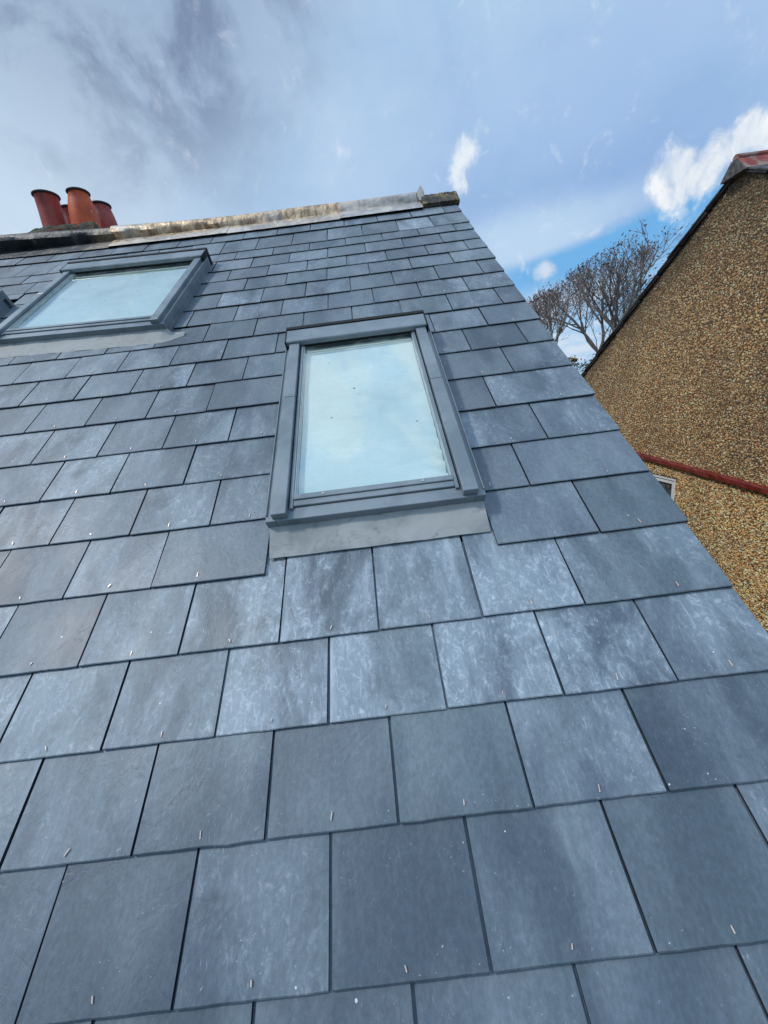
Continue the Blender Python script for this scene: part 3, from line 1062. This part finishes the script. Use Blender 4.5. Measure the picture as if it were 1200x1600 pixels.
def flaunch_mesh():
    X0, X1, Y0, Y1 = -3.335, -2.69, 3.415, 4.06
    n = 46
    V, F = [], []
    from mathutils import noise as mn
    for j in range(n + 1):
        for i in range(n + 1):
            a, b = i / n, j / n
            x = X0 + (X1 - X0) * a
            y = Y0 + (Y1 - Y0) * b
            e = min(a, 1 - a, b, 1 - b)
            h = 8.662 + 0.075 * min(1.0, e / 0.18) ** 0.7
            h += 0.026 * mn.fractal(Vector((x * 11, y * 11, 2.0)), 0.9, 2.0, 4)
            if e == 0:
                h = 8.632
            V.append((x + 0.012 * mn.noise(Vector((x * 9, y * 9, 9))), y + 0.012 * mn.noise(Vector((x * 9, y * 9, 4))), h))
    for j in range(n):
        for i in range(n):
            a = j * (n + 1) + i
            F.append((a, a + 1, a + n + 2, a + n + 1))
    return mesh_from('mortar_flaunching', V, F, None, True)


link('mortar_flaunching', flaunch_mesh(), M_FLAUNCH, chimney)


def pot(x, y, z0, z1, prof, m, lean=(0, 0), label=None):
    """lathe: prof is radius at fractions of the height"""
    N = 40
    V, F, MI = [], [], []
    h = z1 - z0
    rings = [(f * h, r, 0) for (f, r) in prof]
    rt = prof[-1][1]
    rings += [(h * 0.945, rt + 0.001, 1), (h * 0.950, rt + 0.010, 1), (h * 0.968, rt + 0.015, 1), (h * 0.988, rt + 0.013, 1), (h, rt + 0.004, 1),
              (h * 0.985, rt - 0.012, 1), (h * 0.6, rt - 0.018, 1), (h * 0.3, rt - 0.018, 1)]
    for (zz, r, mi) in rings:
        for i in range(N):
            a = 2 * math.pi * i / N
            V.append((r * math.cos(a) + lean[0] * zz, r * math.sin(a) + lean[1] * zz, zz))
    for j in range(len(rings) - 1):
        for i in range(N):
            F.append((j * N + i, j * N + (i + 1) % N, (j + 1) * N + (i + 1) % N, (j + 1) * N + i))
            MI.append(rings[j + 1][2])
    F.append(tuple((len(rings) - 1) * N + i for i in range(N)))
    MI.append(1)
    o = link('chimney_pot', mesh_from('chimney_pot', V, F, MI, True), [m, M_RIM], chimney, Matrix.Translation((x, y, z0)))
    if label:
        o['label'] = label
    return o


straight = [(0.0, 0.096), (0.3, 0.093), (0.6, 0.091), (0.94, 0.091)]
barrel = [(0.0, 0.112), (0.15, 0.1145), (0.35, 0.114), (0.55, 0.108), (0.75, 0.096), (0.94, 0.078)]
slim = [(0.0, 0.105), (0.2, 0.106), (0.45, 0.102), (0.7, 0.094), (0.94, 0.080)]
pot(-3.153, 3.60, 8.66, 9.020, straight, M_POT_RED, (0.0, 0.0), 'dull red straight sided clay pot')
pot(-2.872, 3.60, 8.66, 9.012, barrel, M_POT_ORANGE, (0.03, 0.0), 'bright orange barrel shaped clay pot with pale specks')
pot(-3.150, 3.89, 8.66, 9.040, slim, M_POT_RED)
pot(-2.858, 3.90, 8.66, 9.045, barrel, M_POT_RED)

chimney.location.z -= 0.045

# ------------------------------------------------------------------ neighbouring house
NX = 2.712
APY, APZ = 3.065, 8.235
BACK = 0.585         # rise over run of the roof behind
nbh = empty('pebbledash_house', (5.2, 3.07, 0.0), 'neighbouring house with a brown pebbledash gable wall and red band', 'house')


def gable_z(y):
    return APZ - BACK * abs(y - APY)


def gable_mesh():
    y0, y1 = -1.2, 7.33
    B = BM()
    win = (3.508, 4.62, 4.40, 5.632)     # y0,y1,z0,z1 opening
    # wall in pieces round the window opening, real thickness
    def quad(pts):
        B.prism(pts, NX, NX + 0.28, axis=0)
    quad([(y0, 0), (win[0], 0), (win[0], gable_z(win[0])), (APY, APZ), (y0, gable_z(y0))])
    quad([(win[1], 0), (y1, 0), (y1, gable_z(y1)), (win[1], gable_z(win[1]))])
    quad([(win[0], 0), (win[1], 0), (win[1], win[2]), (win[0], win[2])])
    quad([(win[0], win[3]), (win[1], win[3]), (win[1], gable_z(win[1])), (win[0], gable_z(win[0]))])
    B.box(NX + 0.28, NX + 6, y0, y0 + 0.25, 0, gable_z(y0) - 0.05, 0)
    B.box(NX + 0.28, NX + 6, y1 - 0.25, y1, 0, gable_z(y1) - 0.05, 0)
    me0 = B.mesh('tmp')
    v0 = np.array([v.co[:] for v in me0.vertices])
    f0 = [tuple(p.vertices) for p in me0.polygons]
    bpy.data.meshes.remove(me0)
    # thousands of real pebbles bedded in the render
    sp = 0.0132
    yy, zz = np.meshgrid(np.arange(1.2, 6.4, sp), np.arange(4.1, 8.3, sp))
    yy = (yy + rng.uniform(-0.5, 0.5, yy.shape) * sp * 1.1).ravel()
    zz = (zz + rng.uniform(-0.5, 0.5, zz.shape) * sp * 1.1).ravel()
    ok = (zz < APZ - BACK * np.abs(yy - APY) - 0.004)
    ok &= ~((yy > win[0] - 0.008) & (yy < win[1] + 0.01) & (zz > win[2] - 0.01) & (zz < win[3] + 0.008))
    yy, zz = yy[ok], zz[ok]
    n = len(yy)
    low = zz < 5.868 + (yy - 4.75) * (5.868 - 5.585) / (4.75 - 0.6)     # below the band a coarser, fresher dash
    s = rng.uniform(0.0044, 0.0090, n) * np.where(low, 1.22, 1.0)
    ax = rng.uniform(0.7, 1.35, (n, 2))
    rot = rng.uniform(0, np.pi, n)
    oct_ = np.array([(1, 0, 0), (-1, 0, 0), (0, 1, 0), (0, -1, 0), (.62, .62, .42), (-.62, .62, .42), (-.62, -.62, .42), (.62, -.62, .42), (0, 0, .72)], float)
    P = oct_[None] * s[:, None, None]
    P[:, :, 0] *= ax[:, 0:1]
    P[:, :, 1] *= ax[:, 1:2]
    P += rng.normal(0, 0.0011, P.shape)
    ca, sa = np.cos(rot)[:, None], np.sin(rot)[:, None]
    py = P[:, :, 0] * ca - P[:, :, 1] * sa + yy[:, None]
    pz = P[:, :, 0] * sa + P[:, :, 1] * ca + zz[:, None]
    tiltj = rng.uniform(-0.35, 0.35, (n, 2))
    px = NX - P[:, :, 2] - 0.0005 + (P[:, :, 0] * tiltj[:, 0:1] + P[:, :, 1] * tiltj[:, 1:2])
    pv = np.stack([px, py, pz], 2).reshape(-1, 3)
    loc = [(0, 4, 7), (0, 2, 4), (2, 5, 4), (2, 1, 5), (1, 6, 5), (1, 3, 6), (3, 7, 6), (3, 0, 7), (4, 8, 7), (4, 5, 8), (5, 6, 8), (6, 7, 8)]
    loc = np.array(loc)
    pf = (loc[None] + (np.arange(n) * 9)[:, None, None] + len(v0)).reshape(-1, 3)
    me = bpy.data.meshes.new('wall')
    me.from_pydata(np.concatenate([v0, pv]).tolist(), [], f0 + pf.tolist())
    mi = [0] * len(f0) + [1] * len(pf)
    me.polygons.foreach_set('material_index', mi)
    pal = np.array([1.80, 1.72, 1.66]) * np.array([(0.34, 0.215, 0.098), (0.27, 0.160, 0.068), (0.44, 0.315, 0.165), (0.185, 0.108, 0.050), (0.58, 0.46, 0.285), (0.125, 0.075, 0.038), (0.50, 0.41, 0.27), (0.33, 0.185, 0.10), (0.25, 0.195, 0.125)])
    pick = rng.choice(len(pal), n, p=[.24, .19, .20, .11, .08, .06, .03, .05, .04])
    colr = pal[pick] * rng.uniform(0.8, 1.2, (n, 1))
    colr[low] *= np.array([1.22, 1.20, 1.12])
    colr = np.minimum(colr, 0.78)
    col = np.ones((len(me.vertices), 4), np.float32)
    col[:len(v0), :3] = (0.2, 0.15, 0.1)
    col[len(v0):, :3] = np.repeat(colr, 9, axis=0)
    at = me.color_attributes.new('stone', 'FLOAT_COLOR', 'POINT')
    at.data.foreach_set('color', col.ravel())
    me.update()
    return me


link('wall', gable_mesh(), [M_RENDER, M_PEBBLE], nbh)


def band_mesh():
    # red drip course: uneven painted lip, slightly out of level
    a, b = (4.75, 5.868), (0.6, 5.585)
    n = 90
    V, F = [], []
    for i in range(n + 1):
        t = i / n
        y = a[0] + (b[0] - a[0]) * t
        z = a[1] + (b[1] - a[1]) * t
        j = [rng.normal(0, 0.0022) for _ in range(6)]
        for (dx, dz, q) in [(0.005, 0.032, 0), (-0.030 + j[0], 0.025 + j[1], 1), (-0.037 + j[2], 0.016 + j[3], 2), (-0.037 + j[4], -0.022 + j[5], 3), (-0.030, -0.028, 4), (0.005, -0.028, 5)]:
            V.append((NX + dx, y, z + dz))
    for i in range(n):
        for j in range(5):
            F.append((i * 6 + j, i * 6 + j + 1, (i + 1) * 6 + j + 1, (i + 1) * 6 + j))
    F.append(tuple(range(6)))
    F.append(tuple(n * 6 + j for j in range(6))[::-1])
    return mesh_from('string_course', V, F)


link('string_course', band_mesh(), M_BAND, nbh)


def gable_window():
    y0, y1, z0, z1 = 3.509, 4.619, 4.401, 5.631
    def ring(B, a, b, c, d, w, x0, x1, bev=0.003):
        B.box(x0, x1, a, a + w, c, d, bev)
        B.box(x0, x1, b - w, b, c, d, bev)
        B.box(x0, x1, a + w, b - w, c, c + w, bev)
        B.box(x0, x1, a + w, b - w, d - w, d, bev)
    B = BM()
    ring(B, y0, y1, z0, z1, 0.032, NX + 0.006, NX + 0.07)
    ring(B, y0 + 0.034, y1 - 0.034, z0 + 0.034, z1 - 0.034, 0.040, NX + 0.016, NX + 0.066)
    w = link('window', B.mesh('window'), M_UPVC, nbh)
    link('pane', mesh_from('pane', [(NX + 0.04, y0 + 0.07, z0 + 0.07), (NX + 0.04, y1 - 0.07, z0 + 0.07), (NX + 0.04, y1 - 0.07, z1 - 0.07), (NX + 0.04, y0 + 0.07, z1 - 0.07)], [(0, 3, 2, 1)]), M_PANE, w)
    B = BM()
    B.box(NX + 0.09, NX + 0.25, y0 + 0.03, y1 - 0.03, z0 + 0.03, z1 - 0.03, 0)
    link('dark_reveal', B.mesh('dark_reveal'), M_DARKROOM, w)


gable_window()


def nbr_roof_mesh():
    B = BM()
    g = 0.165
    for side in (1, -1):
        L = 5.0
        ang = math.atan(BACK)
        rows = int(L / g)
        for k in range(rows):
            d0 = 0.02 + k * g
            ln = g * 1.9
            wob = rng.normal(0, 0.004)
            xo = NX - 0.045 + rng.normal(0, 0.006)
            # lower slates ride on the ones beneath: tail raised
            M = Matrix.Translation((0, APY + side * d0 * math.cos(ang), APZ + 0.035 - d0 * math.sin(ang))) @ Matrix.Rotation(-side * (ang - 0.045), 4, 'X')
            ya, yb = (0, ln) if side == 1 else (-ln, 0)
            B.box(xo, xo + 0.27 + rng.normal(0, 0.01), ya, yb + wob * side, -0.012, 0.0, 0.0015, M=M)
            B.box(xo + 0.285, NX + 6.0, ya, yb, -0.011, -0.001, 0.0, M=M)
            # undercloak slate bedded under the verge
            if k % 2 == 0:
                B.box(xo + 0.012, NX + 0.1, ya * 0.9, yb * 1.0, -0.030, -0.0145, 0.0015, M=M)
    return B.mesh('roof')


nroof = link('roof', nbr_roof_mesh(), M_OLDSLATE, nbh)


def clay_ridge_mesh():
    B = BM()
    x = NX - 0.06
    prof = [(-0.135, -0.105), (-0.030, 0.020), (-0.034, 0.040), (-0.024, 0.060), (0.0, 0.068), (0.024, 0.060), (0.034, 0.040), (0.030, 0.020), (0.135, -0.105), (0.125, -0.118), (0.0, 0.0), (-0.125, -0.118)]
    for i in range(13):
        a = x + 0.003 * (i % 2) + i * 0.46
        pr = [(APY + p[0] * 0.82 * (1 + 0.01 * (i % 3)), APZ + 0.064 + p[1] * 0.82) for p in prof]
        B.prism(pr, a, a + 0.452, axis=0)
    return B.mesh('ridge_tile')


link('ridge_tile', clay_ridge_mesh(), M_CLAY, nroof)
# mortar filling the open end of the ridge
B = BM()
B.prism([(APY - 0.108, APZ - 0.030), (APY - 0.024, APZ + 0.078), (APY + 0.024, APZ + 0.078), (APY + 0.112, APZ - 0.030)], NX - 0.075, NX + 0.02, axis=0)
link('ridge_mortar', B.mesh('ridge_mortar'), M_CEMENT, nroof)


# ------------------------------------------------------------------ trees
def tube(V, F, pts, rads, sides):
    base = len(V)
    n = len(pts)
    for i, (p, r) in enumerate(zip(pts, rads)):
        d = (pts[min(i + 1, n - 1)] - pts[max(i - 1, 0)])
        if d.length < 1e-6:
            d = Vector((0, 0, 1))
        d.normalize()
        a = d.orthogonal().normalized()
        b = d.cross(a)
        for s in range(sides):
            t = 2 * math.pi * s / sides
            V.append(tuple(p + a * (r * math.cos(t)) + b * (r * math.sin(t))))
    for i in range(n - 1):
        for s in range(sides):
            F.append((base + i * sides + s, base + i * sides + (s + 1) % sides, base + (i + 1) * sides + (s + 1) % sides, base + (i + 1) * sides + s))


def bare_tree(loc, label, stems, rnd, top, boughs, leaf=0.056):
    root = empty('bare_tree', loc, label, 'tree', 'bare trees beyond the roofs')
    L0 = Vector(loc)
    TV, TF, CV, CF, LV, LF = [], [], [], [], [], []

    def leafcl(p, k):
        for _ in range(k):
            c = p + Vector((rnd.gauss(0, .07), rnd.gauss(0, .07), rnd.gauss(0, .07)))
            s = leaf * rnd.uniform(0.5, 1.2)
            a = Vector((rnd.gauss(0, 1), rnd.gauss(0, 1), rnd.gauss(0, 1))).normalized()
            b = a.orthogonal().normalized()
            e = a.cross(b)
            i0 = len(LV)
            LV.extend([tuple(c - b * s), tuple(c + e * s * 0.45 - b * 0.2 * s), tuple(c + b * s * 1.1 + a * s * 0.2), tuple(c - e * s * 0.45 + b * 0.1 * s)])
            LF.append((i0, i0 + 1, i0 + 2, i0 + 3))

    def grow(p, d, L, r, level):
        n = max(3, int(L / 0.28))
        pts, rads = [p.copy()], [r]
        q = p.copy()
        dd = d.copy()
        for i in range(n):
            t = (i + 1) / n
            dd = (dd + Vector((rnd.gauss(0, .13), rnd.gauss(0, .13), rnd.gauss(0.05, .09)))).normalized()
            q = q + dd * (L / n)
            pts.append(q.copy())
            rads.append(r * (1 - 0.62 * t))
            X = q.x + L0.x
            if q.z > top - 0.11 * (X - 9.6) ** 2 + 0.22 * math.sin(X * 3.1) + rnd.uniform(-0.15, 0.15) or X > 10.9 + 0.3 * math.sin(q.z * 4):
                n = i + 1
                break
        if len(pts) < 3 and level > 1:
            leafcl(q, 2)
            return
        if level <= 1:
            tube(TV, TF, pts, rads, 7)
        else:
            tube(CV, CF, pts, rads, 4 if level == 2 else 3)
        if level >= 4:
            if rnd.random() < 0.9:
                leafcl(q, rnd.randint(1, 2))
            if rnd.random() < 0.15:
                leafcl(pts[len(pts) // 2], 1)
            return
        kids = boughs[level]
        for c in range(kids):
            f = rnd.uniform(0.45, 1.0)
            i = min(n, max(1, int(f * n)))
            b = pts[i]
            ax = (pts[i] - pts[i - 1]).normalized()
            side = Vector((rnd.gauss(0, 1), rnd.gauss(0, 1), rnd.gauss(0, .5)))
            side = (side - ax * side.dot(ax)).normalized()
            ang = rnd.uniform(0.35, 0.9)
            nd = (ax * math.cos(ang) + side * math.sin(ang) + Vector((0, 0, 0.18))).normalized()
            grow(b, nd, L * rnd.uniform(0.42, 0.68), max(0.007, rads[i] * rnd.uniform(0.5, 0.75)), level + 1)

    # common butt up to the fork
    tube(TV, TF, [Vector((0, 0, -0.2)), Vector((0.02, 0, 1.5)), Vector((0.0, 0.03, 3.2)), Vector((0.03, 0.0, stems[0][0].z + 0.1))], [0.27, 0.22, 0.19, 0.17], 10)
    for (p, d, L, r) in stems:
        grow(p, d.normalized(), L, r, 0)
    link('trunk', mesh_from('trunk', TV, TF, None, True), M_BARK, root, Matrix.Translation(L0))
    nb = len(CV)
    CV += LV
    CF2 = CF + [tuple(i + nb for i in f) for f in LF]
    mi = [0] * len(CF) + [1] * len(LF)
    link('crown', mesh_from('crown', CV, CF2, mi), [M_BARK, M_SEED], root, Matrix.Translation(L0))
    return root


r1 = random.Random(21)
st = []
for dx, dz, L in [(-0.55, 1.0, 4.3), (-0.28, 1.0, 4.5), (0.05, 1.0, 4.6), (0.3, 1.0, 4.4), (0.55, 1.0, 4.2), (-0.1, 0.9, 4.0)]:
    st.append((Vector((r1.uniform(-.1, .1), r1.uniform(-.1, .1), 5.6)), Vector((dx, r1.uniform(-.35, .35), dz)), L * 0.9, 0.075))
bare_tree((7.15, 16.6, 0.0), 'bare multi stemmed tree rising just past the slate roof verge', st, r1, 11.05, (6, 5, 4, 2))
r2 = random.Random(5)
st = []
for dx, dz, L in [(-0.50, 1.0, 4.9), (-0.24, 1.0, 5.2), (0.04, 1.0, 5.2), (0.26, 1.0, 5.0), (-0.1, 1.0, 5.0)]:
    st.append((Vector((r2.uniform(-.1, .1), r2.uniform(-.1, .1), 5.9)), Vector((dx, r2.uniform(-.35, .35), dz)), L * 0.9, 0.095))
bare_tree((9.6, 16.0, 0.0), 'taller bare tree with dry purple seed clusters beside the pebbledash gable', st, r2, 11.1, (7, 6, 4, 2))


def ivy_bush(loc, label, h, rad, rnd):
    root = empty('ivy_clad_shrub', loc, label, 'shrub')
    V, F, LV, LF = [], [], [], []
    for i in range(6):
        a = rnd.uniform(0, 6.28)
        p = [Vector((0.15 * math.cos(a), 0.15 * math.sin(a), -0.1))]
        for k in range(1, 7):
            p.append(p[-1] + Vector((rnd.gauss(0.06 * math.cos(a), .06), rnd.gauss(0.06 * math.sin(a), .06), h / 6.6)))
        tube(V, F, p, [0.09 * (1 - 0.13 * k) for k in range(7)], 6)
    clumps = []
    for i in range(70):
        t = rnd.uniform(0.35, 1.0)
        a = rnd.uniform(0, 6.28)
        rr = rad * math.sqrt(rnd.random()) * (1.0 - 0.5 * (t - 0.35))
        clumps.append((Vector((rr * math.cos(a), rr * math.sin(a), h * t)), rnd.uniform(0.14, 0.34)))
    for c, s in clumps:
        for _ in range(70):
            q = c + Vector((rnd.gauss(0, s * .6), rnd.gauss(0, s * .6), rnd.gauss(0, s * .5)))
            a = Vector((rnd.gauss(0, 1), rnd.gauss(0, 1), rnd.gauss(0.4, 1))).normalized()
            b = a.orthogonal().normalized()
            e = a.cross(b)
            z = rnd.uniform(0.03, 0.065)
            i0 = len(LV)
            LV.extend([tuple(q - b * z), tuple(q + e * z * .6), tuple(q + b * z + a * z * .3), tuple(q - e * z * .6)])
            LF.append((i0, i0 + 1, i0 + 2, i0 + 3))
    link('stems', mesh_from('stems', V, F, None, True), M_BARK, root, Matrix.Translation(loc))
    link('foliage', mesh_from('foliage', LV, LF), M_IVY, root, Matrix.Translation(loc))


ivy_bush((8.0, 15.2, 0.0), 'olive brown bushy shrub low in the gap between roof and gable', 7.75, 1.15, random.Random(3))

# ------------------------------------------------------------------ ground
gv = []
N = 24
for j in range(N + 1):
    for i in range(N + 1):
        a, b = (i / N * 2 - 1), (j / N * 2 - 1)
        gv.append((600 * a * abs(a), 600 * b * abs(b), 0))
gf = [(j * (N + 1) + i, j * (N + 1) + i + 1, (j + 1) * (N + 1) + i + 1, (j + 1) * (N + 1) + i) for j in range(N) for i in range(N)]
link('ground', mesh_from('ground', gv, gf), M_GROUND, None, None, 'structure')
